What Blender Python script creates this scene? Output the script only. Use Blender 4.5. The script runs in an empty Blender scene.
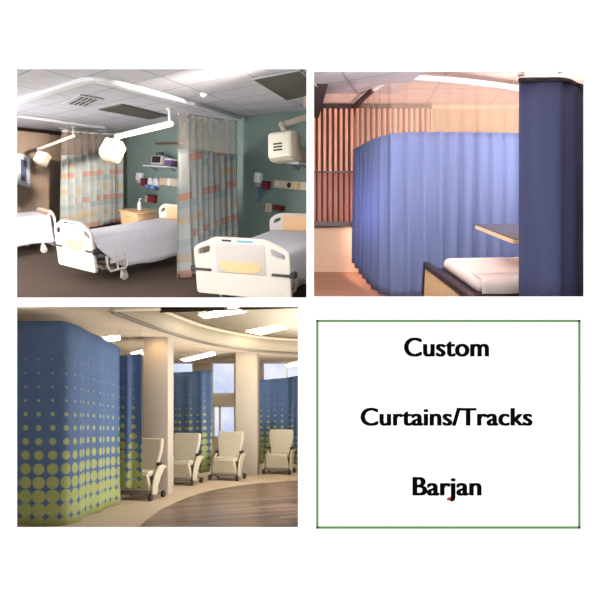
import bpy, bmesh, math, random
from mathutils import Vector, Matrix, noise
random.seed(4)
SC = bpy.context.scene
COL = SC.collection
F = 640.0                      # focal length in pixels of a 600 px wide frame
PI = math.pi

# ------------------------------------------------------------------ helpers
def lin(c):
    c = c / 255.0
    return c / 12.92 if c <= .04045 else ((c + .055) / 1.055) ** 2.4
def RGB(r, g, b): return (lin(r), lin(g), lin(b), 1)
def at(u, v, y): return Vector(((u - 300) / F * y, y, (300 - v) / F * y))
class Plane:                    # z = c + s*y + t*x : a raked floor or ceiling
    def __init__(self, c, s, t=0): self.c, self.s, self.t = c, s, t
    def z(self, x, y): return self.c + self.s * y + self.t * x
    def hit(self, u, v):
        du, dv = (u - 300) / F, (300 - v) / F
        return at(u, v, self.c / (dv - self.s - self.t * du))
    def frame(self, p, yaw):    # matrix of something standing square on this plane
        n = Vector((-self.t, -self.s, 1)).normalized()
        e = Vector((math.cos(yaw), math.sin(yaw), 0)); e = (e - n * e.dot(n)).normalized()
        f = n.cross(e)
        M = Matrix((e, f, n)).transposed().to_4x4(); M.translation = p
        return M
class Wall:                     # plumb wall through a point, running along d (towards the right)
    def __init__(self, p, d):
        self.p = Vector((p[0], p[1])); self.d = Vector(d).normalized()
        self.n = Vector((-self.d.y, self.d.x))        # points into the wall
    def hit(self, u, v):
        k = (u - 300) / F
        y = self.p.dot(self.n) / (k * self.n.x + self.n.y)
        return at(u, v, y)
    def s(self, P): return (Vector((P.x, P.y)) - self.p).dot(self.d)
    def rot(self): return math.atan2(self.d.y, self.d.x)

class MB:                       # collects shapes into one mesh
    def __init__(self): self.v = []; self.f = []; self.uv = {}
    def add(self, vs, fs):
        b = len(self.v); self.v += [Vector(p) for p in vs]; self.f += [tuple(i + b for i in f) for f in fs]; return self
    def box(self, x0, y0, z0, x1, y1, z1, M=None):
        vs = [Vector((x, y, z)) for z in (z0, z1) for y in (y0, y1) for x in (x0, x1)]
        if M is not None: vs = [M @ p for p in vs]
        return self.add(vs, [(0, 2, 3, 1), (4, 5, 7, 6), (0, 1, 5, 4), (2, 6, 7, 3), (0, 4, 6, 2), (1, 3, 7, 5)])
    def rbox(self, x0, y0, z0, x1, y1, z1, r=.02, seg=3, M=None):
        bm = bmesh.new(); bmesh.ops.create_cube(bm, size=1)
        for q in bm.verts:
            q.co = Vector((x0 + (q.co.x + .5) * (x1 - x0), y0 + (q.co.y + .5) * (y1 - y0), z0 + (q.co.z + .5) * (z1 - z0)))
        r = min(r, .49 * min(x1 - x0, y1 - y0, z1 - z0))
        bmesh.ops.bevel(bm, geom=bm.edges[:], offset=r, segments=seg, affect='EDGES', profile=.5)
        bm.verts.ensure_lookup_table(); bm.verts.index_update()
        vs = [q.co.copy() for q in bm.verts]
        if M is not None: vs = [M @ p for p in vs]
        fs = [tuple(q.index for q in f.verts) for f in bm.faces]; bm.free()
        return self.add(vs, fs)
    def prism(self, poly, ext):  # polygon of 3-D points pushed along ext
        n = len(poly); ext = Vector(ext); vs = [Vector(p) for p in poly] + [Vector(p) + ext for p in poly]
        return self.add(vs, [tuple(range(n - 1, -1, -1)), tuple(range(n, 2 * n))] + [(i, (i + 1) % n, n + (i + 1) % n, n + i) for i in range(n)])
    def tube(self, pts, r, seg=10, cap=True):
        pts = [Vector(p) for p in pts]; R = r if isinstance(r, (list, tuple)) else [r] * len(pts)
        rings = []; up = None
        for i, p in enumerate(pts):
            t = (pts[min(i + 1, len(pts) - 1)] - pts[max(i - 1, 0)]).normalized()
            if up is None:
                up = t.cross(Vector((0, 0, 1)))
                if up.length < 1e-3: up = t.cross(Vector((0, 1, 0)))
            up = (up - t * up.dot(t)).normalized(); w = t.cross(up)
            rings.append([p + (up * math.cos(2 * PI * k / seg) + w * math.sin(2 * PI * k / seg)) * R[i] for k in range(seg)])
        vs = [q for ring in rings for q in ring]; fs = []
        for i in range(len(pts) - 1):
            for k in range(seg):
                a, b = i * seg + k, i * seg + (k + 1) % seg
                fs.append((a, b, b + seg, a + seg))
        if cap: fs += [tuple(range(seg - 1, -1, -1)), tuple(range(len(vs) - seg, len(vs)))]
        return self.add(vs, fs)
    def lathe(self, prof, c=(0, 0, 0), seg=16, M=None):   # prof = [(r, z)]
        c = Vector(c); vs = []; fs = []
        for r, z in prof:
            vs += [c + Vector((r * math.cos(2 * PI * k / seg), r * math.sin(2 * PI * k / seg), z)) for k in range(seg)]
        for i in range(len(prof) - 1):
            for k in range(seg):
                a, b = i * seg + k, i * seg + (k + 1) % seg
                fs.append((a, b, b + seg, a + seg))
        fs += [tuple(range(seg - 1, -1, -1)), tuple(range(len(vs) - seg, len(vs)))]
        if M is not None: vs = [M @ p for p in vs]
        return self.add(vs, fs)
    def mesh(self, name, m, smooth=None):
        me = bpy.data.meshes.new(name); me.from_pydata(self.v, [], self.f)
        bm = bmesh.new(); bm.from_mesh(me); bmesh.ops.recalc_face_normals(bm, faces=bm.faces[:]); bm.to_mesh(me); bm.free()
        me.materials.append(m)
        if smooth: soft(me, smooth)
        return me
    def build(self, name, m, parent=None, smooth=40):
        return link(name, self.mesh(name, m, smooth), parent)
def soft(me, ang=40):
    me.polygons.foreach_set('use_smooth', [True] * len(me.polygons))
    me.set_sharp_from_angle(angle=math.radians(ang))
def link(name, me, parent=None, M=None):
    o = bpy.data.objects.new(name, me); COL.objects.link(o)
    if M is not None: o.matrix_world = M
    if parent is not None: o.parent = parent
    return o
def tag(o, label, cat, group=None):
    o['label'] = label; o['category'] = cat
    if group: o['group'] = group
    return o
def struct(o): o['kind'] = 'structure'; return o
def thing(name, label, cat, M=None, loc=None, rz=0, group=None):
    o = bpy.data.objects.new(name, None); COL.objects.link(o); o.empty_display_size = .1
    if M is None: M = Matrix.Translation(loc) @ Matrix.Rotation(rz, 4, 'Z')
    o.matrix_world = M
    return tag(o, label, cat, group)
def copy_tree(o, M, label):
    r = o.copy(); COL.objects.link(r); r.matrix_world = M; r['label'] = label
    for ch in list(o.children):
        c = ch.copy(); COL.objects.link(c); c.parent = r
        for g in list(ch.children):
            d = g.copy(); COL.objects.link(d); d.parent = c
    return r
def outline_mesh(name, loops, th, bev, m):      # flat plate with holes: loops in local x/z, thickness along y
    cu = bpy.data.curves.new(name, 'CURVE'); cu.dimensions = '2D'; cu.fill_mode = 'BOTH'
    cu.extrude = th / 2 - bev; cu.bevel_depth = bev; cu.bevel_resolution = 2; cu.offset = -bev
    for lp in loops:
        sp = cu.splines.new('POLY'); sp.points.add(len(lp) - 1); sp.use_cyclic_u = True
        for q, (x, z) in zip(sp.points, lp): q.co = (x, z, 0, 1)
    return curve_mesh(cu, name, m, Matrix.Rotation(PI / 2, 4, 'X'))
def curve_mesh(cu, name, m, M):
    o = bpy.data.objects.new(name, cu); COL.objects.link(o)
    bpy.context.view_layer.update()
    me = bpy.data.meshes.new_from_object(o.evaluated_get(bpy.context.evaluated_depsgraph_get()))
    bpy.data.objects.remove(o); bpy.data.curves.remove(cu)
    me.name = name; me.transform(M); me.materials.clear(); me.materials.append(m); soft(me, 35)
    return me
def rrect(x0, z0, x1, z1, r, n=5):
    out = []
    for cx, cz, a in ((x1 - r, z1 - r, 0), (x0 + r, z1 - r, 90), (x0 + r, z0 + r, 180), (x1 - r, z0 + r, 270)):
        for i in range(n + 1):
            t = math.radians(a + 90 * i / n); out.append((cx + r * math.cos(t), cz + r * math.sin(t)))
    return out
def smooth_poly(pts, r, n=4):                    # round the corners of a 2-D polygon
    out = []; N = len(pts)
    for i in range(N):
        p = Vector(pts[i]); a = Vector(pts[i - 1]) - p; b = Vector(pts[(i + 1) % N]) - p
        k = min(r, a.length * .45, b.length * .45); A = p + a.normalized() * k; B = p + b.normalized() * k
        for j in range(n + 1):
            t = j / n; q = A * (1 - t) ** 2 + p * 2 * t * (1 - t) + B * t * t; out.append((q.x, q.y))
    return out
def catmull(pts, n=12):
    pts = [Vector(p) for p in pts]; P = [pts[0] * 2 - pts[1]] + pts + [pts[-1] * 2 - pts[-2]]; out = []
    for i in range(1, len(P) - 2):
        for j in range(n):
            t = j / n
            out.append(.5 * ((2 * P[i]) + (P[i + 1] - P[i - 1]) * t + (2 * P[i - 1] - 5 * P[i] + 4 * P[i + 1] - P[i + 2]) * t * t + (3 * P[i] - P[i - 1] - 3 * P[i + 1] + P[i + 2]) * t ** 3))
    return out + [pts[-1]]

# ---------------------------------------------------------------- materials
def N(nt, t, **k):
    n = nt.nodes.new(t)
    for a, b in k.items(): setattr(n, a, b)
    return n
def mat(name, rgb, rough=.6, var=.06, scale=30, metal=0, bump=0, spec=.4, emit=0, coords='Object', stretch=None):
    m = bpy.data.materials.new(name); m.use_nodes = True; nt = m.node_tree; b = nt.nodes['Principled BSDF']
    c = RGB(*rgb); b.inputs['Roughness'].default_value = rough; b.inputs['Metallic'].default_value = metal
    b.inputs['Specular IOR Level'].default_value = spec
    tc = N(nt, 'ShaderNodeTexCoord'); nz = N(nt, 'ShaderNodeTexNoise'); nz.inputs['Scale'].default_value = scale; nz.inputs['Detail'].default_value = 4
    mp = N(nt, 'ShaderNodeMapping')
    if stretch: mp.inputs['Scale'].default_value = stretch
    nt.links.new(tc.outputs[coords], mp.inputs[0]); nt.links.new(mp.outputs[0], nz.inputs['Vector'])
    r = N(nt, 'ShaderNodeValToRGB')
    r.color_ramp.elements[0].position = .3; r.color_ramp.elements[1].position = .7
    r.color_ramp.elements[0].color = tuple(x * (1 - var) for x in c[:3]) + (1,)
    r.color_ramp.elements[1].color = tuple(min(1, x * (1 + var)) for x in c[:3]) + (1,)
    nt.links.new(nz.outputs['Fac'], r.inputs[0]); nt.links.new(r.outputs[0], b.inputs['Base Color'])
    if bump:
        bp = N(nt, 'ShaderNodeBump'); bp.inputs['Strength'].default_value = bump; bp.inputs['Distance'].default_value = .01
        nt.links.new(nz.outputs['Fac'], bp.inputs['Height']); nt.links.new(bp.outputs[0], b.inputs['Normal'])
    if emit:
        b.inputs['Emission Color'].default_value = c; b.inputs['Emission Strength'].default_value = emit
    return m
def math_node(nt, op, a, b=None, c=None):
    n = N(nt, 'ShaderNodeMath', operation=op)
    for i, x in enumerate((a, b, c)):
        if x is None: continue
        if isinstance(x, (int, float)): n.inputs[i].default_value = x
        else: nt.links.new(x, n.inputs[i])
    return n.outputs[0]
def mixc(nt, fac, a, b):
    n = N(nt, 'ShaderNodeMix', data_type='RGBA')
    for s, x in ((n.inputs[0], fac), (n.inputs[6], a), (n.inputs[7], b)):
        if isinstance(x, (int, float, tuple)): s.default_value = x
        else: nt.links.new(x, s)
    return n.outputs[2]
def translucent(m, amount):        # woven cloth lets some light through
    nt = m.node_tree; b = nt.nodes['Principled BSDF']; out = nt.nodes['Material Output']
    t = N(nt, 'ShaderNodeBsdfTranslucent'); mx = N(nt, 'ShaderNodeMixShader'); mx.inputs[0].default_value = amount
    src = b.inputs['Base Color'].links[0].from_socket; nt.links.new(src, t.inputs[0])
    nt.links.new(b.outputs[0], mx.inputs[1]); nt.links.new(t.outputs[0], mx.inputs[2]); nt.links.new(mx.outputs[0], out.inputs[0])
    return m
def netting(name, rgb, alpha):
    m = mat(name, rgb, .9, .03, 3); nt = m.node_tree; b = nt.nodes['Principled BSDF']; out = nt.nodes['Material Output']
    t = N(nt, 'ShaderNodeBsdfTransparent'); mx = N(nt, 'ShaderNodeMixShader'); mx.inputs[0].default_value = alpha
    nt.links.new(t.outputs[0], mx.inputs[1]); nt.links.new(b.outputs[0], mx.inputs[2]); nt.links.new(mx.outputs[0], out.inputs[0])
    return m
def tiled_ceiling(name, rgb, line, d1, d2, sp, shift=(0, 0), w=.03):  # two families of grid lines running along d1 and d2
    m = mat(name, rgb, .9, .05, 3); nt = m.node_tree; b = nt.nodes['Principled BSDF']; tc = N(nt, 'ShaderNodeTexCoord')
    sep = N(nt, 'ShaderNodeSeparateXYZ'); nt.links.new(tc.outputs['Object'], sep.inputs[0]); masks = []
    for d, s, sh in ((d1, sp[0], shift[0]), (d2, sp[1], shift[1])):
        d = Vector(d).normalized()
        q = math_node(nt, 'ADD', math_node(nt, 'MULTIPLY', sep.outputs[0], -d.y / s), math_node(nt, 'MULTIPLY', sep.outputs[1], d.x / s))
        q = math_node(nt, 'FRACT', math_node(nt, 'ADD', q, 100.0 + sh)); masks.append(math_node(nt, 'LESS_THAN', q, w / s))
    k = math_node(nt, 'MAXIMUM', masks[0], masks[1]); src = b.inputs['Base Color'].links[0].from_socket
    nt.links.new(mixc(nt, k, src, RGB(*line)), b.inputs['Base Color'])
    return m
def patchwork(name):               # woven blocks: rows of coral, straw and blue-grey on a pale ground
    m = mat(name, (200, 200, 196), .85, .05, 12); nt = m.node_tree; b = nt.nodes['Principled BSDF']
    uv = N(nt, 'ShaderNodeTexCoord'); sep = N(nt, 'ShaderNodeSeparateXYZ'); nt.links.new(uv.outputs['UV'], sep.inputs[0])
    row = math_node(nt, 'FLOOR', math_node(nt, 'DIVIDE', sep.outputs[1], .128)); col = math_node(nt, 'FLOOR', math_node(nt, 'DIVIDE', sep.outputs[0], .17))
    cmb = N(nt, 'ShaderNodeCombineXYZ'); nt.links.new(col, cmb.inputs[0]); nt.links.new(row, cmb.inputs[1])
    wn = N(nt, 'ShaderNodeTexWhiteNoise', noise_dimensions='2D'); nt.links.new(cmb.outputs[0], wn.inputs['Vector'])
    fr = math_node(nt, 'FRACT', math_node(nt, 'DIVIDE', math_node(nt, 'ADD', row, .5), 5))
    rr = N(nt, 'ShaderNodeValToRGB'); rr.color_ramp.interpolation = 'CONSTANT'; e = rr.color_ramp.elements
    cols = [(204, 154, 138), (190, 198, 196), (208, 190, 158), (196, 200, 196), (168, 186, 188)]
    e[0].position = 0; e[0].color = RGB(*cols[0]); e[1].position = .2; e[1].color = RGB(*cols[1])
    for i in (2, 3, 4):
        q = e.new(i * .2); q.color = RGB(*cols[i])
    nt.links.new(fr, rr.inputs[0])
    cr = N(nt, 'ShaderNodeValToRGB'); cr.color_ramp.interpolation = 'CONSTANT'; e = cr.color_ramp.elements
    e[0].color = RGB(196, 202, 200); e[1].position = .4; e[1].color = RGB(170, 186, 188); q = e.new(.75); q.color = RGB(212, 200, 176)
    nt.links.new(wn.outputs['Value'], cr.inputs[0])
    k = math_node(nt, 'GREATER_THAN', wn.outputs['Value'], .33)
    nt.links.new(mixc(nt, math_node(nt, 'MULTIPLY', k, .82), cr.outputs[0], rr.outputs[0]), b.inputs['Base Color'])
    return translucent(m, .18)
def dotted(name, sp, v_one, v_half):   # lime dots on blue; their size grows towards the hem
    m = mat(name, (94, 122, 166), .8, .06, 5); nt = m.node_tree; b = nt.nodes['Principled BSDF']
    uv = N(nt, 'ShaderNodeTexCoord'); sep = N(nt, 'ShaderNodeSeparateXYZ'); nt.links.new(uv.outputs['UV'], sep.inputs[0])
    a = math_node(nt, 'SUBTRACT', math_node(nt, 'FRACT', math_node(nt, 'DIVIDE', sep.outputs[0], sp)), .5)
    vv = math_node(nt, 'DIVIDE', sep.outputs[1], sp); c = math_node(nt, 'SUBTRACT', math_node(nt, 'FRACT', vv), .5)
    d = math_node(nt, 'SQRT', math_node(nt, 'ADD', math_node(nt, 'POWER', math_node(nt, 'ABSOLUTE', a), 2.0), math_node(nt, 'POWER', math_node(nt, 'ABSOLUTE', c), 2.0)))
    row = math_node(nt, 'MULTIPLY', math_node(nt, 'ADD', math_node(nt, 'FLOOR', vv), .5), sp)
    rad = N(nt, 'ShaderNodeMapRange'); rad.clamp = True; rp = N(nt, 'ShaderNodeValToRGB'); e = rp.color_ramp.elements; e[0].color = (.04,) * 3 + (1,); e[1].color = (.545,) * 3 + (1,)
    for t_, r_ in ((.26, .085), (.34, .14), (.51, .24), (.6, .33), (.68, .405), (.77, .455), (.85, .5)): q = e.new(t_); q.color = (r_, r_, r_, 1)
    nt.links.new(rad.outputs[0], rp.inputs[0])
    rad.inputs[1].default_value = v_one; rad.inputs[2].default_value = v_half; rad.inputs[3].default_value = 0; rad.inputs[4].default_value = 1
    nt.links.new(row, rad.inputs[0])
    k = N(nt, 'ShaderNodeMapRange'); k.inputs[1].default_value = -.04; k.inputs[2].default_value = .04
    nt.links.new(math_node(nt, 'SUBTRACT', rp.outputs[0], d), k.inputs[0])
    below = math_node(nt, 'LESS_THAN', row, v_one + .02)
    src = b.inputs['Base Color'].links[0].from_socket
    nt.links.new(mixc(nt, math_node(nt, 'MULTIPLY', k.outputs[0], below), src, RGB(182, 194, 128)), b.inputs['Base Color'])
    return translucent(m, .12)
def planks(name):
    m = mat(name, (112, 84, 68), .28, .1, 8, spec=.5); nt = m.node_tree; b = nt.nodes['Principled BSDF']
    tc = N(nt, 'ShaderNodeTexCoord'); mp = N(nt, 'ShaderNodeMapping'); mp.inputs['Rotation'].default_value = (0, 0, math.radians(-22))
    br = N(nt, 'ShaderNodeTexBrick'); br.inputs['Scale'].default_value = 1; br.inputs['Brick Width'].default_value = 1.1; br.inputs['Row Height'].default_value = .11
    br.inputs['Mortar Size'].default_value = .004; br.inputs['Color1'].default_value = RGB(92, 66, 54); br.inputs['Color2'].default_value = RGB(146, 122, 104); br.inputs['Mortar'].default_value = RGB(60, 44, 38)
    nt.links.new(tc.outputs['Object'], mp.inputs[0]); nt.links.new(mp.outputs[0], br.inputs[0]); nt.links.new(br.outputs[0], b.inputs['Base Color'])
    return m
M = dict(
    facade=mat('white_plaster', (254, 254, 254), .9, 0, 3, spec=.1), signboard=mat('white_board', (254, 254, 254), .9, 0, 3, spec=.1),
    green_line=mat('green_paint', (84, 130, 66), .6, .03), black_ink=mat('black_ink', (8, 8, 8), .9, .02, spec=0), red_ink=mat('red_ink', (170, 10, 10), .8),
    carpet=mat('brown_carpet', (80, 64, 52), .95, .25, 60, bump=.4), tan_wall=mat('tan_paint', (182, 160, 140), .85, .03, 4), green_wall=mat('sage_paint', (116, 136, 130), .85, .03, 4),
    shell=mat('grey_shell', (150, 146, 142), .9), bed_white=mat('bed_plastic', (208, 202, 195), .35, .02), wood=mat('maple_laminate', (226, 184, 140), .4, .08, 18, stretch=(1, 1, 8)),
    sheet=mat('cotton_sheet', (212, 212, 220), .9, .03, 9), mattress=mat('mattress_cover', (196, 190, 190), .85, .03), steel=mat('grey_metal', (168, 168, 170), .35, .03, metal=.6), dark_rubber=mat('dark_rubber', (54, 52, 54), .6),
    recess=mat('pale_grey_plastic', (186, 180, 176), .45, .02), label_strip=mat('blue_print', (96, 170, 190), .6), lamp_white=mat('cream_enamel', (236, 230, 214), .35, .02), lamp_grey=mat('warm_grey_enamel', (190, 180, 160), .45, .03),
    track=mat('white_aluminium', (226, 228, 232), .4, .02), brown_rail_shade=mat('dark_brown_rail_and_shade', (62, 46, 40), .6), off_panel=mat('unlit_diffuser', (86, 84, 76), .5, .04), vent_white=mat('vent_enamel', (190, 190, 194), .5), vent_dark=mat('vent_gap', (70, 72, 78), .7),
    red_plastic=mat('red_plastic', (124, 36, 40), .5), white_plastic=mat('white_plastic', (228, 230, 236), .4, .02), blue_plastic=mat('blue_plastic', (90, 130, 180), .5), beige=mat('beige_plastic', (206, 192, 170), .5), black=mat('black_plastic', (22, 22, 26), .4), screen=mat('dark_screen', (26, 24, 40), .25), yellow=mat('straw_plastic', (214, 186, 110), .5),
    patch=patchwork('patchwork_cloth'), net_brown=netting('brown_netting', (170, 158, 150), .48), head_tape=mat('heading_tape', (206, 204, 200), .8),
    paper=mat('mount_paper', (222, 222, 226), .8, .02), art=mat('blue_print_image', (96, 104, 142), .7, .5, 7),
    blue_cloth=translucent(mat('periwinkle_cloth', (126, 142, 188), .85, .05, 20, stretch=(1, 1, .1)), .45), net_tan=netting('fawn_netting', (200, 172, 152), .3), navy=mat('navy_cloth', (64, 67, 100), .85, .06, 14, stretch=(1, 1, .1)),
    slat=mat('rosewood_slat', (220, 160, 138), .5, .1, 9, stretch=(1, 1, .2)), slat_dark=mat('dark_backing', (92, 56, 48), .8), peach=mat('peach_wall', (216, 186, 158), .85, .03, 4), umber_floor=mat('umber_floor', (170, 126, 102), .7, .08, 18), straw_wall=mat('straw_wall', (182, 158, 128), .85, .06, 5), pink_ceiling=tiled_ceiling('blush_ceiling', (234, 212, 202), (206, 178, 168), (0, 1), (1, 0), (.9, .6), w=.02), beam=mat('charcoal_beam', (74, 66, 70), .7), walnut=mat('dark_walnut', (46, 28, 28), .4, .15, 20), birch=mat('birch_panel', (226, 192, 150), .5, .06, 10, stretch=(1, 1, .2)), linen=mat('white_linen', (234, 220, 216), .9, .03, 9), table_top=mat('slate_laminate', (84, 80, 84), .3), table_edge=mat('light_oak_edge', (240, 206, 166), .4, .06),
    dots=dotted('dotted_cloth', .158, 2.05, .09), net_pale=netting('pale_netting', (196, 190, 176), .16), column=mat('warm_white_paint', (186, 178, 166), .8, .02, 4), bay_wall=mat('beige_paint', (200, 186, 166), .85, .03, 4), dome=mat('taupe_ceiling', (190, 182, 164), .9, .03, 4), bay_ceiling=mat('honey_ceiling', (200, 184, 162), .9, .05, 4), bulkhead=mat('stone_paint', (168, 158, 138), .85, .03, 4), lip=mat('pale_lip', (206, 194, 170), .8), beige_floor=mat('sand_carpet', (198, 180, 158), .9, .06, 40), wood_floor=planks('plank_floor'), vinyl=mat('sage_cream_vinyl', (196, 190, 170), .5, .03, 8), lamp_panel=mat('lit_diffuser', (255, 250, 236), .5, 0, emit=11), window_frame=mat('window_white', (214, 210, 204), .5), rail=mat('grey_rail', (120, 112, 102), .5),
)
gl = bpy.data.materials.new('window_glass'); gl.use_nodes = True; b_ = gl.node_tree.nodes['Principled BSDF']
b_.inputs['Transmission Weight'].default_value = 1; b_.inputs['Roughness'].default_value = 0; b_.inputs['IOR'].default_value = 1.02
M['glass'] = gl

# ------------------------------------------------------------------ curtains
def curtain(name, label, path, tops, mids, bots, wave, amp, cloth, net=None, group=None, tape=True, seed=0, v_full=None, cat='curtain', u0=0.0, v0=0.0):
    """path: plan points; tops/mids/bots: heights at those points (mid = where netting meets cloth)"""
    rnd = random.Random(seed); n = 12
    P = catmull([(p[0], p[1], 0) for p in path], n)
    H = catmull([(a, b, c) for a, b, c in zip(tops, mids, bots)], n)
    L = [0]
    for i in range(1, len(P)): L.append(L[-1] + (P[i] - P[i - 1]).length)
    tot = L[-1]; step = min(.025, wave / 9); cnt = int(tot / step) + 1; cols = []
    ph = [rnd.uniform(-.5, .5) for _ in range(int(tot / wave) + 4)]; j = 0
    for i in range(cnt + 1):
        s = tot * i / cnt
        while j < len(L) - 2 and L[j + 1] < s: j += 1
        t = (s - L[j]) / max(1e-9, L[j + 1] - L[j]); p = P[j].lerp(P[j + 1], t); h = H[j].lerp(H[j + 1], t)
        d = (P[min(j + 2, len(P) - 1)] - P[max(j - 1, 0)]).normalized(); nrm = Vector((-d.y, d.x, 0))
        k = s / wave; a = math.sin(2 * PI * k + .9 * noise.noise((k * .37, seed, 0))) * (1 + .45 * noise.noise((k * .5, seed, 3))) + .35 * math.sin(2 * PI * k * 1.9 + seed)
        cols.append((p, nrm, h, a * amp, s))
    c0 = cols[len(cols) // 2]; root = thing(name, label, cat, loc=(c0[0].x, c0[0].y, c0[2].z), group=group); inv = root.matrix_world.inverted()
    def grid(pname, top, bot, rows, m, wide, solid=True):
        vs, fs, uv = [], [], []
        for r in range(rows + 1):
            f = r / rows
            for p, nrm, h, a, s in cols:
                z = top(h) * (1 - f) + bot(h) * f; q = (h.x - z) / max(.1, h.x - h.z)
                am = a * (.55 + .75 * q) + .25 * amp * noise.noise((s * 1.7, z * 1.3, seed)) * q
                P3 = p + nrm * am; P3.z = z + (.012 * noise.noise((s * 3, seed, 9)) if f == 1 and wide else 0); vs.append(inv @ P3)
                hh = v_full if v_full else (h.x - h.z)
                uv.append((u0 + s * 1.0, (z - h.z) / (h.x - h.z) * hh + v0))
        w = len(cols)
        for r in range(rows):
            for i in range(w - 1): fs.append((r * w + i, r * w + i + 1, (r + 1) * w + i + 1, (r + 1) * w + i))
        me = bpy.data.meshes.new(pname); me.from_pydata(vs, [], fs); me.materials.append(m); lay = me.uv_layers.new(name='UVMap')
        for lp in me.loops: lay.data[lp.index].uv = uv[lp.vertex_index]
        soft(me, 80); o = link(pname, me, root)
        if solid:
            md = o.modifiers.new('thickness', 'SOLIDIFY'); md.thickness = .004; md.offset = 0
        return o
    if net: grid('netting', lambda h: h.x, lambda h: h.y, 6, net, False, False)
    grid('cloth', lambda h: h.y if net else h.x, lambda h: h.z, 16, cloth, True)
    if tape: grid('heading_tape', lambda h: h.x + .005, lambda h: h.x - .035, 1, M['head_tape'], False)
    return root
def track(name, label, pts, w, h, m, cat='curtain track', n=10):
    pts = catmull(pts, n) if n > 1 else [Vector(p) for p in pts]; mb = MB(); vs = []; fs = []
    for i, p in enumerate(pts):
        d = (pts[min(i + 1, len(pts) - 1)] - pts[max(i - 1, 0)]).normalized(); s = Vector((-d.y, d.x, 0)).normalized() * w / 2
        vs += [p + s, p - s, p - s + Vector((0, 0, -h)), p + s + Vector((0, 0, -h))]
    for i in range(len(pts) - 1):
        for k in range(4): fs.append((i * 4 + k, i * 4 + (k + 1) % 4, i * 4 + 4 + (k + 1) % 4, i * 4 + 4 + k))
    e = len(vs) - 4; fs += [(3, 2, 1, 0), (e, e + 1, e + 2, e + 3)]
    o0 = vs[0].copy(); mb.add([q - o0 for q in vs], fs); o = mb.build(name, m, None, 30); o.location = o0
    return tag(o, label, cat)

# =================================================================== SETTING
D = 5.2
def hole(u0, v0, u1, v1): a = at(u0, v0, D); b = at(u1, v1, D); return (a.x, b.z, b.x, a.z)     # x0 z0 x1 z1
H1, H2, H3 = hole(16.5, 68.8, 306.5, 297.5), hole(314, 71.5, 584, 296.5), hole(16.5, 307, 298, 527.5)
def facade():
    xs = sorted({-6.0, H1[0], H1[2], H2[0], H2[2], H3[0], H3[2], 6.0}); zs = sorted({-6.0, H1[1], H1[3], H2[1], H2[3], H3[1], H3[3], 6.0}); mb = MB()
    vs = [(x, D, z) for z in zs for x in xs]; fs = []; w = len(xs)
    for j in range(len(zs) - 1):
        for i in range(w - 1):
            cx, cz = (xs[i] + xs[i + 1]) / 2, (zs[j] + zs[j + 1]) / 2
            if any(h[0] < cx < h[2] and h[1] < cz < h[3] for h in (H1, H2, H3)): continue
            fs.append((j * w + i, j * w + i + 1, (j + 1) * w + i + 1, (j + 1) * w + i))
    me = bpy.data.meshes.new('wall_front'); me.from_pydata(vs, [], fs); me.materials.append(M['facade'])
    o = struct(link('wall_front', me)); md = o.modifiers.new('thickness', 'SOLIDIFY'); md.thickness = .012; md.offset = -1
    return o
facade()
def quad_struct(name, pts, m, ext):
    mb = MB().prism(pts, ext); return struct(mb.build(name, m, None, 30))
# ---- room one: two-bed ward (top left)
F1 = Plane(-2.6, .284, .033); C1 = Plane(1.03, .203)
G1 = Wall((-1.18, 12.55), (.62, -.784)); T1 = Wall((-6.77, 15.3), (.2, .98))
def floor_poly(P, pts, th): return [Vector((x, y, P.z(x, y))) for x, y in pts], (0, 0, -th)
gl_, gr_ = Vector((-6.16, 18.85)), Vector((.32, 10.65))
quad_struct('floor_ward', *[(floor_poly(F1, [(-8.7, 8.9), (1.3, 8.9), (1.3, 11.7), (.3, 11.7), (-5.9, 19.6), (-8.7, 19.6)], .04))[0]], M['carpet'], (0, 0, -.04))
quad_struct('ceiling_ward', [Vector((x, y, C1.z(x, y))) for x, y in [(-8.7, D + .01), (1.3, D + .01), (1.3, 11.9), (.3, 12.0), (-5.9, 19.8), (-8.7, 19.8)]],
            tiled_ceiling('acoustic_tile', (200, 201, 210), (168, 168, 178), (.85, 4.9), (-1.8, 2.28), (1.0, .62), (.3, .1), .035), (0, 0, .08))
quad_struct('wall_sage', [(gl_.x, gl_.y, .36), (gr_.x, gr_.y, .36), (gr_.x, gr_.y, 6), (gl_.x, gl_.y, 6)], M['green_wall'], (.08, .06, 0))
quad_struct('wall_alcove', [(gr_.x, gr_.y, .36), (.4, 11.75, .36), (1.3, 11.75, .36), (1.3, 11.85, .36), (.3, 11.85, .36), (gr_.x - .05, gr_.y + .15, .36)], M['green_wall'], (0, 0, 5.6))
quad_struct('wall_tan', [(-7.05, 13.9, .9), (gl_.x, gl_.y, .9), (gl_.x, gl_.y, 6), (-7.05, 13.9, 6)], M['tan_wall'], (-.08, .02, 0))
quad_struct('wall_left_ward', [(-8.6, D + .02, -.02), (-8.6, 14.2, .6), (-8.6, 14.2, 6), (-8.6, D + .02, 6)], M['tan_wall'], (-.08, 0, 0))
quad_struct('wall_tan_return', [(-8.6, 14.1, .9), (-7.0, 13.9, .9), (-7.0, 13.9, 6), (-8.6, 14.1, 6)], M['tan_wall'], (0, .08, 0))
# slab between the ward and the lounge below, partition between the ward and the cubicle
quad_struct('floor_slab', [(-8.7, D + .013, -.03), (-8.7, D + .013, -.055), (-8.7, 8.95, -.092), (-8.7, 8.95, -.06)], M['dome'], (10, 0, 0))
quad_struct('wall_partition', [(.075, D + .013, -.03), (.09, D + .013, -.03), (.15, 9.1, -.03), (.135, 9.1, -.03)], M['shell'], (0, 0, 4.2))
quad_struct('wall_end_ward', [(1.3, 9.35, .0), (1.3, 11.9, .4), (1.3, 11.9, 5), (1.3, 9.35, 5)], M['shell'], (.06, 0, 0))
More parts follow.
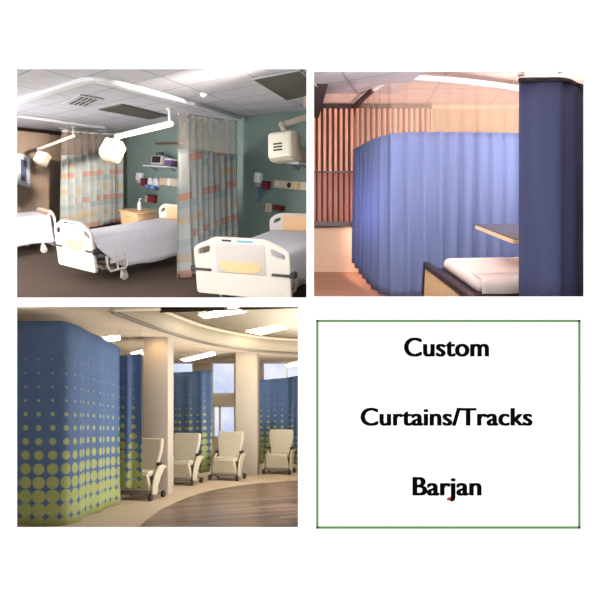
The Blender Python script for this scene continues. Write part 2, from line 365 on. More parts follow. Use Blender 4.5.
# dark strip standing in for the shadow where tan wall meets ceiling
a, b = T1.hit(16, 127.5), T1.hit(62, 132.6)
quad_struct('shade_strip', [a, b, b + Vector((0, 0, -.07)), a + Vector((0, 0, -.07))], M['brown_rail_shade'], (.03, -.006, 0))
# ---- room two: curtained cubicle (top right)
F2 = Plane(-2.063, .27); ZC2 = 2.78; YB = 9.12
quad_struct('floor_cubicle', [Vector((x, y, F2.z(x, y))) for x, y in [(.092, D + .013), (5, D + .013), (5, YB + .1), (.15, YB + .1)]], M['umber_floor'], (0, 0, -.05))
quad_struct('ceiling_cubicle', [(.05, D + .013, ZC2), (5, D + .013, ZC2), (5, YB + .1, ZC2), (.05, YB + .1, ZC2)], M['pink_ceiling'], (0, 0, .08))
quad_struct('wall_back_cubicle', [(.14, YB, -.1), (5, YB, -.1), (5, YB, 3), (.14, YB, 3)], M['peach'], (0, .08, 0))
quad_struct('wall_right_cubicle', [(5, D + .013, -1), (5, YB, -1), (5, YB, 3), (5, D + .013, 3)], M['peach'], (.08, 0, 0))
quad_struct('beam_left', [(.09, 5.4, 2.58), (.45, 5.4, 2.58), (.262, YB, 2.58), (.14, YB, 2.58)], M['beam'], (0, 0, .2))
# ---- room three: treatment lounge (bottom left)
F3 = Plane(-1.41, -.164); B3 = Plane(1.14, -.17); C3 = Plane(1.42, -.17); YF = 16.0
quad_struct('floor_lounge', [Vector((x, y, F3.z(x, y))) for x, y in [(-7.5, D + .013), (1.6, D + .013), (1.6, YF + .1), (-7.5, YF + .1)]], M['beige_floor'], (0, 0, -.06))
wp = [F3.hit(u, v) for u, v in [(128, 540), (140, 527), (155, 514), (170, 505.5), (190, 497), (215, 490), (240, 486), (265, 483), (298, 480.5), (330, 480)]]
wp = [Vector((p.x, p.y, 0)) for p in wp]; arc = catmull(wp, 6)
poly = [(p.x, p.y) for p in arc] + [(1.6, arc[-1].y - .3), (1.6, D + .05), (arc[0].x - .05, D + .05)]
quad_struct('floor_planks', [Vector((x, y, F3.z(x, y) + .006)) for x, y in poly], M['wood_floor'], (0, 0, -.004))
# curved bulkhead: arc in plan, bay ceiling behind it, higher ceiling in front of it
ap = [B3.hit(u, v) for u, v in [(112, 309.0), (118, 311.5), (145, 322), (170, 331), (200, 340), (222, 344.5), (245, 348), (270, 350.5), (298, 352), (330, 352.5)]]
AP = catmull([(p.x, p.y, 0) for p in ap], 6)
def zc3(x, y): return min(C3.z(x, y), -.062 - .0083 * (y - D))
mb = MB(); vs = []; fs = []
for p in AP: vs += [Vector((p.x, p.y, zc3(p.x, p.y))), Vector((1.65, p.y, zc3(0, p.y)))]
for i in range(len(AP) - 1): fs.append((2 * i, 2 * i + 1, 2 * i + 3, 2 * i + 2))
mb.add(vs, fs); o = struct(mb.build('ceiling_dome', M['dome'], None, 20)); md = o.modifiers.new('t', 'SOLIDIFY'); md.thickness = .02; md.offset = 1 if o.data.polygons[0].normal.z > 0 else -1
mb = MB(); vs = []; fs = []
for p in AP: vs += [Vector((p.x, p.y, zc3(p.x, p.y) + .01)), Vector((p.x, p.y, B3.z(0, p.y) - .03))]
for i in range(len(AP) - 1): fs.append((2 * i, 2 * i + 1, 2 * i + 3, 2 * i + 2))
mb.add(vs, fs); o = struct(mb.build('trim_bulkhead', M['bulkhead'], None, 40)); md = o.modifiers.new('t', 'SOLIDIFY'); md.thickness = .05; md.offset = 0
for nm, dz, r, m in (('trim_bulkhead_lip', 0, .03, M['lip']), ('trim_bulkhead_rail', None, .024, M['rail'])):
    pts = [Vector((p.x, p.y, (zc3(p.x, p.y) - .03) if dz is not None else B3.z(0, p.y) - .03)) for p in AP]
    struct(MB().tube([q + Vector((.012, -.02, 0)) for q in pts], r, 8).build(nm, m))
vs = []; fs = []
for p in AP: vs += [Vector((p.x, p.y, B3.z(0, p.y))), Vector((-7.5, p.y, B3.z(0, p.y)))]
for i in range(len(AP) - 1): fs.append((2 * i, 2 * i + 1, 2 * i + 3, 2 * i + 2))
e = AP[-1]; k = len(vs); vs += [Vector((1.65, e.y, B3.z(0, e.y))), Vector((-7.5, e.y, B3.z(0, e.y))), Vector((-7.5, YF + .1, B3.z(0, YF + .1))), Vector((1.65, YF + .1, B3.z(0, YF + .1)))]; fs.append((k, k + 1, k + 2, k + 3))
s0 = AP[0]; k = len(vs); vs += [Vector((s0.x, s0.y, B3.z(0, s0.y))), Vector((-7.5, s0.y, B3.z(0, s0.y))), Vector((-7.5, D + .02, -.06)), Vector((s0.x, D + .02, -.06))]; fs.append((k, k + 1, k + 2, k + 3))
o = struct(MB().add(vs, fs).build('ceiling_bays', M['bay_ceiling'], None, 20)); md = o.modifiers.new('t', 'SOLIDIFY'); md.thickness = .015; md.offset = 0
quad_struct('wall_left_lounge', [(-7.5, D + .02, -4.6), (-7.5, YF, -4.6), (-7.5, YF, 0), (-7.5, D + .02, 0)], M['bay_wall'], (-.08, 0, 0))
quad_struct('wall_right_lounge', [(1.6, D + .02, -4.6), (1.6, YF, -4.6), (1.6, YF, 0), (1.6, D + .02, 0)], M['bay_wall'], (.08, 0, 0))
# window wall
wins = [hw for hw in [(150, 359, 194.5, 398), (211, 359, 236, 395), (262, 359, 312, 396), (212.5, 405, 236, 438.5)]]
def wrect(u0, v0, u1, v1): a = at(u0, v0, YF); b = at(u1, v1, YF); return (a.x, b.z, b.x, a.z)
WR = [wrect(*w) for w in wins]
xs = sorted({-7.5, 1.65} | {w[0] for w in WR} | {w[2] for w in WR}); zs = sorted({-4.6, -1.2} | {w[1] for w in WR} | {w[3] for w in WR}); vs = [(x, YF, z) for z in zs for x in xs]; fs = []; w_ = len(xs)
for j in range(len(zs) - 1):
    for i in range(w_ - 1):
        cx, cz = (xs[i] + xs[i + 1]) / 2, (zs[j] + zs[j + 1]) / 2
        if any(w[0] < cx < w[2] and w[1] < cz < w[3] for w in WR): continue
        fs.append((j * w_ + i, j * w_ + i + 1, (j + 1) * w_ + i + 1, (j + 1) * w_ + i))
me = bpy.data.meshes.new('wall_back_lounge'); me.from_pydata(vs, [], fs); me.materials.append(M['bay_wall']); o = struct(link('wall_back_lounge', me)); md = o.modifiers.new('t', 'SOLIDIFY'); md.thickness = .12; md.offset = 0
for i, w in enumerate(WR):
    r = bpy.data.objects.new('window_%d' % (i + 1), None); COL.objects.link(r); r.location = ((w[0] + w[2]) / 2, YF, w[1]); struct(r)
    hw, hh = (w[2] - w[0]) / 2, w[3] - w[1]; t = .05; mb = MB()
    mb.box(-hw, -.04, 0, -hw + t, .04, hh).box(hw - t, -.04, 0, hw, .04, hh).box(-hw, -.04, 0, hw, .04, t).box(-hw, -.04, hh - t, hw, .04, hh)
    if i in (0, 2): mb.box(-.02, -.04, 0, .02, .04, hh)
    if i == 3: mb.box(-hw + .16, -.04, 0, -hw + .21, .04, hh)
    mb.build('window_frame', M['window_frame'], r); MB().box(-hw + .02, -.004, .02, hw - .02, .004, hh - .02).build('pane', M['glass'], r)
# columns
for i, (u0, u1, y0, dep) in enumerate(((143, 168, 10.05, .45), (235.5, 257, 12.75, .75))):
    x0, x1 = (u0 - 300) / F * y0, (u1 - 300) / F * y0; zb, zt = F3.z(0, y0 + dep) - .03, B3.z(0, y0) + .2
    struct(MB().rbox(x0, y0, zb, x1, y0 + dep, zt, .012, 2).build('column_%d' % (i + 1), M['column']))

# =================================================================== SIGN
sg = thing('sign', 'white sign with thin green border and black lettering Custom Curtains/Tracks Barjan', 'sign', loc=at(448, 528, D - .02))
S = D - .02; px = S / F
def sp_(u, v): p = at(u, v, S); return p - sg.location
a, b = sp_(316.2, 528.6), sp_(580.4, 319.8)
MB().box(a.x, 0, a.z, b.x, .018, b.z).build('panel', M['signboard'], sg)
t = 2.2 * px; mb = MB(); mb.box(a.x, -.004, a.z, a.x + t, .002, b.z).box(b.x - t, -.004, a.z, b.x, .002, b.z).box(a.x, -.004, a.z, b.x, .002, a.z + t).box(a.x, -.004, b.z - t, b.x, .002, b.z)
mb.build('border', M['green_line'], sg, None)
def lettering(txt, u0, u1, vbase, vcap, off):
    cu = bpy.data.curves.new('lettering', 'FONT'); cu.body = txt; cu.size = 1; cu.extrude = .012; cu.offset = .006; cu.space_character = 1.03
    me = curve_mesh(cu, 'lettering', M['black_ink'], Matrix.Identity(4))
    bm = bmesh.new(); bm.from_mesh(me); g = bm.verts[:] + bm.edges[:] + bm.faces[:]
    for k in (-1, -.5, .5, 1):                       # heavier strokes
        d = bmesh.ops.duplicate(bm, geom=g); bmesh.ops.translate(bm, vec=(off * k, 0, .0004 * k), verts=[q for q in d['geom'] if isinstance(q, bmesh.types.BMVert)])
    bm.to_mesh(me); bm.free()
    xs = [q.co.x for q in me.vertices]; x0, x1 = min(xs), max(xs)
    p0, p1 = sp_(u0, vbase), sp_(u1, vcap); sx = (p1.x - p0.x) / (x1 - x0); sz = (p1.z - p0.z) / .675
    me.transform(Matrix(((sx, 0, 0, p0.x - x0 * sx), (0, 0, -.15, -.001), (0, sz, 0, p0.z + .006 * sz), (0, 0, 0, 1)))); me.update()
    link('lettering', me, sg)
lettering('Custom', 404, 489, 356.4, 338.3, .033)
lettering('Curtains/Tracks', 360.5, 532.5, 425.5, 408.5, .033)
lettering('Barjan', 412.5, 481.5, 495.4, 477.5, .033)
p = sp_(448.9, 498.6)
mb = MB().prism([(p.x - 1.9 * px, -.006, p.z - 1.7 * px), (p.x + 1.2 * px, -.006, p.z - 1.4 * px), (p.x + 1.4 * px, -.006, p.z + .2 * px), (p.x + 2.2 * px, -.006, p.z + 1.8 * px), (p.x, -.006, p.z + 1.2 * px), (p.x - 1.9 * px, -.006, p.z + .4 * px)], (0, .006, 0)); mb.build('red_mark', M['red_ink'], sg)


# ================================================================ ROOM ONE: the ward
def make_bed(label, Mx):
    W, L = 1.2, 2.12; h = W / 2
    r = thing('hospital_bed', label, 'bed', M=Mx, group='hospital beds')
    # footboard: low panel with a raised middle and two hand holes
    ol = smooth_poly([(-h, .22), (h, .22), (h, .85), (h - .05, .90), (.31, 1.02), (-.31, 1.02), (-h + .05, .90), (-h, .85)], .05)
    hl = smooth_poly([(-.55, .76), (-.39, .81), (-.38, .90), (-.54, .84)], .03); hr = [(-x, z) for x, z in hl]
    fb = link('footboard', outline_mesh('footboard', [ol, hl, hr], .05, .012, M['bed_white']), r)
    MB().rbox(-.31, -.034, .54, .31, -.02, .94, .03, 3).build('recess', M['recess'], fb)
    me = outline_mesh('wood_inset', [smooth_poly([(-.27, .70), (.27, .70), (.265, .63), (.19, .555), (-.19, .555), (-.265, .63)], .06)], .012, .003, M['wood']); o = link('wood_inset', me, fb); o.location = (0, -.034, 0)
    for sx in (-1, 1):
        mb = MB(); x0, x1 = sorted((sx * .38, sx * .62)); mb.rbox(x0, -.045, .545, x1, -.015, .58, .012, 2)
        x0, x1 = sorted((sx * .595, sx * .655)); mb.rbox(x0, -.05, .52, x1, .07, .61, .02, 3)
        mb.build('bumper', M['dark_rubber'], fb)
    MB().box(-.22, -.029, .965, -.1, -.022, .99).build('dark_label', M['dark_rubber'], fb); MB().box(-.03, -.029, .963, .17, -.022, .989).build('blue_label', M['label_strip'], fb)
    # headboard
    ol = smooth_poly([(-.55, .32), (.55, .32), (.57, .97), (.4, 1.07), (-.4, 1.07), (-.57, .97)], .1)
    hl = smooth_poly([(-.5, .89), (-.36, .95), (-.36, 1.0), (-.47, .96)], .02); hr = [(-x, z) for x, z in hl]
    hb = link('headboard', outline_mesh('headboard', [ol, hl, hr], .045, .012, M['bed_white']), r); hb.location = (0, L, -.04)
    o = link('wood_inset', outline_mesh('wood_inset', [rrect(-.31, .66, .31, 1.035, .05)], .012, .003, M['wood']), hb); o.location = (0, -.026, 0)
    MB().rbox(-.5, .06, .52, .5, L - .06, .68, .05, 4).build('mattress', M['mattress'], r)
    # sheet: over the mattress and hanging down both sides
    mb = MB(); vs = []; fs = []; n = 30
    prof = [(-.60, .16), (-.595, .25), (-.58, .36), (-.56, .52), (-.545, .63), (-.51, .684), (-.4, .694), (-.2, .698), (0, .698), (.2, .698), (.4, .694), (.51, .684), (.545, .63), (.56, .52), (.58, .36), (.595, .25), (.60, .16)]
    for i in range(n + 1):
        y = .05 + (L - .13) * i / n; lift = max(0, 1 - i / 7) ** 1.1 * .42
        for x, z in prof:
            f = (.694 - z) / .534; wv = .016 * math.sin(y * 17 + 2 * math.sin(y * 5)) * f; zz = z + (lift * f if z < .65 else 0) + .004 * noise.noise((x * 4, y * 4, 1))
            vs.append((x + math.copysign(wv, x), y, zz - .015 * f * math.sin(y * 7)))
    w = len(prof)
    for i in range(n):
        for k in range(w - 1): fs.append((i * w + k, i * w + k + 1, (i + 1) * w + k + 1, (i + 1) * w + k))
    vs += [(-.5, .035, .52), (-.5, .03, .66), (.5, .03, .66), (.5, .035, .52)]; k = len(vs) - 4; fs.append((k, k + 1, k + 2, k + 3))
    o = mb.add(vs, fs).build('sheet', M['sheet'], r, 80); md = o.modifiers.new('t', 'SOLIDIFY'); md.thickness = .006
    mb = MB(); mb.rbox(-.5, .1, .42, .5, L - .1, .5, .02).box(-.36, .25, .2, -.3, L - .2, .26).box(.3, .25, .2, .36, L - .2, .26)
    for y in (.3, L - .35): mb.box(-.5, y, .2, .5, y + .06, .26)
    for y0, y1 in ((.45, .8), (L - .5, L - .9)):
        for x in (-.3, .3): mb.tube([(x, y0, .25), (x, y1, .44)], .022, 8)
    mb.build('frame', M['steel'], r)
    for ch in r.children:
        if ch.name.split('.')[0] in ('mattress', 'sheet'): ch.location.z = .06
    # folded side rails
    for sx in (-1, 1):
        x = sx * .6; mb = MB()
        mb.tube([(x, .2, .46), (x + sx * .03, .18, .3), (x + sx * .04, .22, .22), (x + sx * .04, .5, .22), (x + sx * .03, .56, .3), (x, .56, .46)], .022, 8)
        mb.tube([(x, .38, .46), (x + sx * .04, .36, .22)], .016, 8).rbox(min(x, x + sx * .05), .24, .33, max(x, x + sx * .05), .5, .4, .015)
        mb.build('side_rail', M['bed_white'], r)
    for sx in (-1, 1):
        for y in (.52, L - .3):
            x = sx * .54; R = Matrix.Translation((x, y, .07)) @ Matrix.Rotation(PI / 2, 4, 'Y')
            c = MB().tube([(x, y, .24), (x, y, .16)], .03, 10).rbox(x - .035, y - .05, .07, x + .035, y + .05, .17, .02).build('caster', M['bed_white'], r)
            MB().lathe([(.03, -.028), (.066, -.024), (.07, 0), (.066, .024), (.03, .028)], (0, 0, 0), 18, R).build('wheel', M['recess'], c)
    return r
def bed_frame(fx, fy, yaw, W=1.2):       # fx, fy: plan position of the left foot corner
    p = Vector((fx, fy, 0)); p += Vector((math.cos(yaw), math.sin(yaw), 0)) * W / 2; p.z = F1.z(p.x, p.y)
    return F1.frame(p, yaw)
bed = make_bed('white hospital bed between the two patchwork curtains, seen from its foot', bed_frame(-4.1, 11.08, math.radians(-43.5), 1.16))
b3 = copy_tree(bed, bed_frame(-1.41, 8.98, math.radians(-26), 1.46) @ Matrix.Translation((-.11, 0, 0)), 'white hospital bed in the right front corner of the ward, closest to the viewer')
for ch in b3.children:
    if ch.name.startswith('footboard'): ch.location.x = .11; ch.scale.x = 1.21

b1 = copy_tree(bed, bed_frame(-7.38, 12.95, math.radians(-52)), 'white hospital bed by the tan wall, cut off by the picture edge')
for ch in b1.children:
    if ch.name.startswith('headboard'): ch.location.z -= .2

curtain('privacy_curtain', 'patchwork curtain with brown netting hanging between the two nearer hospital beds', [(-2.0, 10.55), (-1.74, 11.1), (-1.48, 11.75), (-1.2, 12.38)],
        [C1.z(0, y) - .085 for y in (10.55, 11.1, 11.75, 12.42)], [2.50, 2.60, 2.70, 2.81], [F1.z(-2, 10.55) + .0, F1.z(-1.8, 11.1) + .03, F1.z(-1.5, 11.75) + .04, F1.z(-1.2, 12.4) + .05], .21, .075, M['patch'], M['net_brown'], 'patchwork curtains', seed=2)
curtain('privacy_curtain', 'patchwork curtain with brown netting hanging behind the white bed, near the tan wall', [(-5.66, 15.2), (-5.3, 15.9), (-4.95, 16.5), (-4.6, 16.72)],
        [4.04, 4.18, 4.3, 4.35], [3.44, 3.6, 3.78, 3.84], [F1.z(-5.7, y) + .06 for y in (15.2, 15.9, 16.5, 16.72)], .21, .075, M['patch'], M['net_brown'], 'patchwork curtains', seed=5)
def on_c1(pts, dz=-.002): return [C1.hit(u, v) + Vector((0, 0, dz)) for u, v in pts]
track('curtain_track', 'white curved ceiling track carrying the curtain between the nearer beds', on_c1([(12, 101.5), (50, 89.3), (80, 79.6), (88, 77.6), (96, 77.9), (110, 80.2), (130, 85), (170, 96), (210, 107.6), (239, 116.8)]), .09, .05, M['track'])
track('curtain_track', 'straight white ceiling track above the small lamp near the tan wall', on_c1([(12, 113.5), (60, 120.6), (104, 126.6)]), .08, .05, M['track'], n=1)
track('curtain_track', 'short ceiling track holding the curtain behind the white bed', on_c1([(60, 127.2), (84, 128.8), (108, 130.4), (124, 131.8)], -.0), .05, .045, M['track'])

# recessed ceiling panels and vent
def ceil_plate(P, pts, th): ps = [P.hit(u, v) for u, v in pts]; c = sum(ps, Vector()) / len(ps); return c, [q - c + Vector((0, 0, -th)) for q in ps]
def plate_thing(name, label, cat, P, pts, th, m, frame=None, fw=.12, group=None):
    c, q = ceil_plate(P, pts, th); r = thing(name, label, cat, loc=c, group=group)
    inner = [p * (1 - fw) for p in q] if frame else q
    MB().prism(inner, (0, 0, th * .8)).build('diffuser', m, r, 20)
    if frame:
        mb = MB(); n = len(q); lo = Vector((0, 0, -.006)); up = Vector((0, 0, th))
        for i in range(n):
            a, b, c2, d = q[i], q[(i + 1) % n], inner[(i + 1) % n], inner[i]
            mb.prism([a + lo, b + lo, c2 + lo, d + lo], up)
        mb.build('frame', frame, r, 20)
    return r
plate_thing('ceiling_light', 'unlit dark ceiling light above the bed between the curtains', 'ceiling light', C1, [(98, 108.8), (121.7, 103.7), (167.5, 115), (150, 118.6)], .02, M['off_panel'])
plate_thing('ceiling_light', 'large unlit grey ceiling light in the corner above the nearest lamp', 'ceiling light', C1, [(252, 77.5), (287.5, 99.5), (325, 92.5), (300, 68)], .02, M['off_panel'], M['vent_white'], .04)
c, q = ceil_plate(C1, [(63, 103.2), (80, 94.3), (104, 98), (89, 106.6)], .015); r = thing('ceiling_vent', 'square ceiling air vent with dark slots beside the unlit ceiling light', 'vent', loc=c)
MB().prism(q, (0, 0, .012)).build('frame', M['vent_white'], r, 20)
for i in range(2):
    mb = MB()
    for j in range(4):
        t0, t1 = .16 + .18 * j, .24 + .18 * j; s0, s1 = (.12, .46) if i == 0 else (.54, .88)
        f = lambda s, t: q[0].lerp(q[1], s).lerp(q[3].lerp(q[2], s), t) + Vector((0, 0, -.006))
        mb.prism([f(s0, t0), f(s1, t0), f(s1, t1), f(s0, t1)], (0, 0, .01))
    mb.build('slots', M['vent_dark'], r, 20)
p = C1.hit(203.5, 93.5); o = MB().lathe([(.05, 0), (.05, -.02), (.025, -.045), (.0, -.046)], (0, 0, 0), 14).build('sprinkler', M['track']); o.location = p; tag(o, 'tiny white sprinkler in the ceiling tiles above the nearer curtain', 'sprinkler')

# exam lamps on ceiling arms
def exam_lamp(label, top, elbow, tip, head, hs, rot, thick, marks=False, grp='exam lamps'):
    r = thing('exam_lamp', label, 'lamp', loc=top, group=grp); inv = lambda p: Vector(p) - Vector(top)
    MB().lathe([(.05, 0), (.05, -.02), (.03, -.04)], (0, 0, 0), 14).tube([(0, 0, 0), inv(elbow)], thick * .4, 10).build('ceiling_post', M['lamp_white'], r)
    e, t = inv(elbow), inv(tip); d = (t - e).normalized()
    MB().tube([e - d * thick, e, e.lerp(t, .5), t], [thick, thick * 1.1, thick, thick * .8], 12).build('arm', M['lamp_white'], r)
    hd = inv(head)
    MB().tube([t, t + Vector((0, 0, -.03)), hd + Vector((0, 0, hs * .45))], thick * .7, 10).lathe([(.03, -.04), (.055, -.02), (.055, .02), (.03, .04)], t, 12).build('joint', M['lamp_grey'], r)
    R = Matrix.Translation(hd) @ rot
    hp = MB().rbox(-hs * .5, -hs * .28, -hs * .5, hs * .5, hs * .34, hs * .5, hs * .16, 4, R).build('head', M['lamp_grey'], r)
    MB().rbox(-hs * .44, -hs * .4, -hs * .42, hs * .44, -hs * .2, hs * .42, hs * .12, 4, R).build('front_cover', M['lamp_white'], hp)
    if not marks: return r
    mb = MB()
    for i in range(3): mb.box(-hs * .2, -hs * .415, -hs * (.2 - .1 * i), hs * .12, -hs * .395, -hs * (.15 - .1 * i), R)
    mb.build('vent_marks', M['dark_rubber'], hp)
    return r
Eu = lambda x, y, z: Matrix.Rotation(math.radians(z), 4, 'Z') @ Matrix.Rotation(math.radians(y), 4, 'Y') @ Matrix.Rotation(math.radians(x), 4, 'X')
exam_lamp('large white exam lamp on a long arm above the bed between the curtains', C1.hit(169, 108.2), at(169.5, 124, 10.6), at(118, 136.5, 9.9), at(112.5, 150.5, 9.85), .32, Eu(-25, 16, -12), .05)
exam_lamp('small cream exam lamp above the bed by the tan wall', C1.hit(73, 126.5), at(73, 136, 15.2), at(39, 149, 14.6), at(42.5, 158.5, 14.5), .31, Eu(-20, 18, -30), .036)
exam_lamp('white exam lamp with boxy front above the nearest bed', Vector((.62, 9.75, C1.z(0, 9.75))), Vector((.6, 9.7, at(300, 108, 9.7).z)), at(282.5, 124.5, 9.2), at(284.5, 147, 9.15), .43, Eu(0, 0, -26), .05, True)

# wall fittings behind the beds
RZ = G1.rot()
def wall_at(u0, v0, u1, v1):
    a, b = G1.hit(u0, (v0 + v1) / 2), G1.hit(u1, (v0 + v1) / 2); c = (a + b) / 2; w = (b - a).length
    y = c.y; c.z = (300 - v1) / F * y; return c, w, (v1 - v0) / F * y
def wall_thing(name, label, cat, u0, v0, u1, v1, group=None):
    c, w, h = wall_at(u0, v0, u1, v1); w *= 1.02
    return thing(name, label, cat, M=Matrix.Translation(c) @ Matrix.Rotation(RZ, 4, 'Z') @ Matrix.Rotation(math.radians(10.5), 4, 'Y'), group=group), w, h
def shelf(label, u0, v0, u1, v1, dep):
    r, w, h = wall_thing('shelf', label, 'shelf', u0, v0, u1, v1)
    MB().rbox(-w / 2, -dep, h - .03, w / 2, 0, h, .008, 2).build('board', M['white_plastic'], r)
    for x in (-w * .35, w * .35): MB().prism([(x - .012, 0, h - .03), (x - .012, -dep * .8, h - .03), (x - .012, 0, h - .12)], (.024, 0, 0)).build('bracket', M['steel'], r)
    return r
shelf('white wall shelf with a small monitor, left of the nearer curtain', 154, 167, 179, 171, .3); shelf('white wall shelf at the picture edge, behind the nearest lamp', 297, 164, 312, 168, .3)
def monitor(label, u0, v0, u1, v1, dep):
    r, w, h = wall_thing('monitor', label, 'monitor', u0, v0, u1, v1)
    MB().rbox(-w / 2, -dep, .0, w / 2, -dep + .16, h, .02, 3).build('casing', M['recess'], r); MB().box(-w * .4, -dep - .004, h * .22, w * .32, -dep + .002, h * .9).build('screen', M['screen'], r)
    MB().tube([(-w * .3, -dep + .08, h), (-w * .3, -dep + .08, h + .07), (w * .2, -dep + .08, h + .07), (w * .2, -dep + .08, h)], .014, 8).build('handle', M['black'], r)
monitor('small patient monitor on the white shelf left of the nearer curtain', 160, 157, 171.5, 166, .24); monitor('dark monitor on the shelf behind the nearest lamp', 298, 152, 310, 163, .24)
r, w, h = wall_thing('sharps_box', 'small purple box beside the monitor on the shelf', 'box', 172.5, 160, 178, 167); MB().rbox(-w / 2, -.2, 0, w / 2, -.04, h, .02).build('body', mat('plum_plastic', (104, 84, 124), .5), r); MB().rbox(-w / 2 - .01, -.21, h - .03, w / 2 + .01, -.03, h + .01, .01).build('lid', M['white_plastic'], r)
r, w, h = wall_thing('wall_rail', 'narrow wooden rail on the green wall above the monitor', 'rail', 157, 142.5, 182, 145); MB().rbox(-w / 2, -.05, 0, w / 2, 0, h, .008).build('board', mat('brown_rail', (132, 104, 88), .6), r); MB().box(-w / 2, -.055, h * .35, w / 2, -.045, h * .6).build('groove', M['brown_rail_shade'], r)
def dispenser(label, u0, v0, u1, v1):
    r, w, h = wall_thing('soap_dispenser', label, 'dispenser', u0, v0, u1, v1, 'wall dispensers'); MB().rbox(-w / 2, -.11, h * .25, w / 2, 0, h, .03).build('body', M['white_plastic'], r); MB().rbox(-w * .3, -.09, 0, w * .3, -.02, h * .28, .015).build('nozzle', M['recess'], r)
dispenser('white soap dispenser on the green wall near the head of the bed between the curtains', 139, 173, 144, 183.5); dispenser('white soap dispenser on the green wall right of the nearer curtain', 257.5, 173, 262.5, 187)
def redbox(label, u0, v0, u1, v1):
    r, w, h = wall_thing('sharps_container', label, 'container', u0, v0, u1, v1, 'red wall containers'); MB().rbox(-w / 2, -.12, 0, w / 2, 0, h * .85, .015).build('body', M['red_plastic'], r); MB().rbox(-w / 2 - .008, -.13, h * .8, w / 2 + .008, 0, h, .01).build('lid', M['dark_rubber'], r)
redbox('dark red container on the wall between the soap dispenser and the suction gauges', 144.5, 179, 148.5, 186); redbox('dark red container on the wall low beside the headboard of the bed between the curtains', 151.5, 195, 157, 203)
redbox('red container right of the soap dispenser on the wall behind the nearest bed', 266.5, 181.5, 270.5, 189.5); redbox('low red box just above the headboard of the nearest bed', 277, 205.5, 285, 210.5)
def gauge(label, u0, v0, u1, v1):
    r, w, h = wall_thing('suction_gauge', label, 'gauge', u0, v0, u1, v1, 'suction gauges'); R = Matrix.Translation((0, 0, h * .72)) @ Matrix.Rotation(PI / 2, 4, 'X')
    MB().lathe([(w * .5, 0), (w * .5, .08), (w * .42, .1)], (0, 0, 0), 16, R).build('dial', M['white_plastic'], r); MB().lathe([(w * .3, 0), (w * .42, .02), (w * .42, h * .4), (w * .3, h * .42)], (0, -w * .46, 0), 14).build('canister', M['blue_plastic'], r)
gauge('white suction gauge above a blue canister beside the red container', 150.5, 180, 154.5, 189); gauge('white suction gauge above a blue canister beside the outlet strip', 155.5, 180.5, 160, 190.5)
def strip(label, u0, v0, u1, v1, spots):
    r, w, h = wall_thing('outlet_strip', label, 'outlet strip', u0, v0, u1, v1, 'outlet strips'); MB().rbox(-w / 2, -.05, 0, w / 2, 0, h, .012).build('backplate', M['beige'], r)
    for f, m, k in spots:
        R = Matrix.Translation((-w / 2 + f * w, -.045, h / 2)) @ Matrix.Rotation(PI / 2, 4, 'X'); MB().lathe([(k * h, 0), (k * h, .02), (k * h * .7, .035)], (0, 0, 0), 16, R).build('outlet', M[m], r)
strip('beige outlet strip with round gas outlets left of the nearer curtain', 161, 178.5, 181, 186, ((.15, 'wood', .4), (.5, 'white_plastic', .52), (.8, 'beige', .42))); strip('beige outlet strip with dark and yellow outlets on the wall behind the nearest bed', 275.5, 181.5, 310, 189.5, ((.12, 'white_plastic', .3), (.47, 'black', .34), (.72, 'yellow', .4)))
def outlet(label, u0, v0, u1, v1):
    r, w, h = wall_thing('wall_outlet', label, 'outlet', u0, v0, u1, v1, 'wall outlets'); MB().rbox(-w / 2, -.015, 0, w / 2, 0, h, .006).build('plate', M['beige'], r); MB().box(-w * .2, -.019, h * .55, w * .2, -.013, h * .75).box(-w * .2, -.019, h * .25, w * .2, -.013, h * .45).build('socket', M['recess'], r)
outlet('small beige wall outlet left of the low red container', 145, 196, 148.5, 202); outlet('beige wall outlet beside the headboard of the nearest bed', 265.5, 203.5, 271.5, 212); 
r, w, h = wall_thing('hose', 'coiled blue hose hanging under the soap dispenser behind the nearest bed', 'hose', 258, 187, 266, 202)
MB().tube([Vector((-w * .2, -.05, h)), Vector((-w * .3, -.06, h * .6)), Vector((w * .1, -.06, h * .3)), Vector((w * .4, -.06, h * .75)), Vector((w * .2, -.06, h * .9)), Vector((-w * .1, -.06, h * .4)), Vector((-w * .25, -.05, 0))], .012, 8).build('tubing', M['blue_plastic'], r)
# bedside cabinet with a bottle
pf = F1.hit(139, 238); pf = Vector((-3.55, 14.35, 0)); pf.z = F1.z(pf.x, pf.y)
r = thing('bedside_cabinet', 'maple bedside cabinet behind the bed between the curtains', 'cabinet', M=F1.frame(pf, RZ)); TZ = .66
MB().rbox(-.42, -.25, 0, .42, .25, TZ - .04, .01).build('body', M['wood'], r); MB().rbox(-.45, -.28, TZ - .04, .45, .27, TZ, .012).build('top', M['wood'], r)
for i in range(3):
    d = MB().rbox(-.39, -.265, .08 + i * .19, .39, -.245, .25 + i * .19, .008).build('drawer', M['wood'], r); MB().tube([(-.06, -.27, .17 + i * .19), (-.06, -.295, .17 + i * .19), (.06, -.295, .17 + i * .19), (.06, -.27, .17 + i * .19)], .008, 8).build('handle', M['steel'], d)
n1 = Vector((-F1.t, -F1.s, 1)).normalized(); e1 = F1.frame(pf, RZ).to_3x3().col[0]
r = thing('bottle', 'white pump bottle on the maple bedside cabinet', 'bottle', loc=pf + n1 * (TZ + .004) + e1 * .04); MB().lathe([(.04, .002), (.045, .02), (.045, .14), (.018, .18), (.018, .21)], (0, 0, 0), 16).build('body', M['white_plastic'], r); MB().tube([(0, 0, .2), (0, 0, .245), (.05, -.02, .245)], .012, 8).build('pump', M['white_plastic'], r)
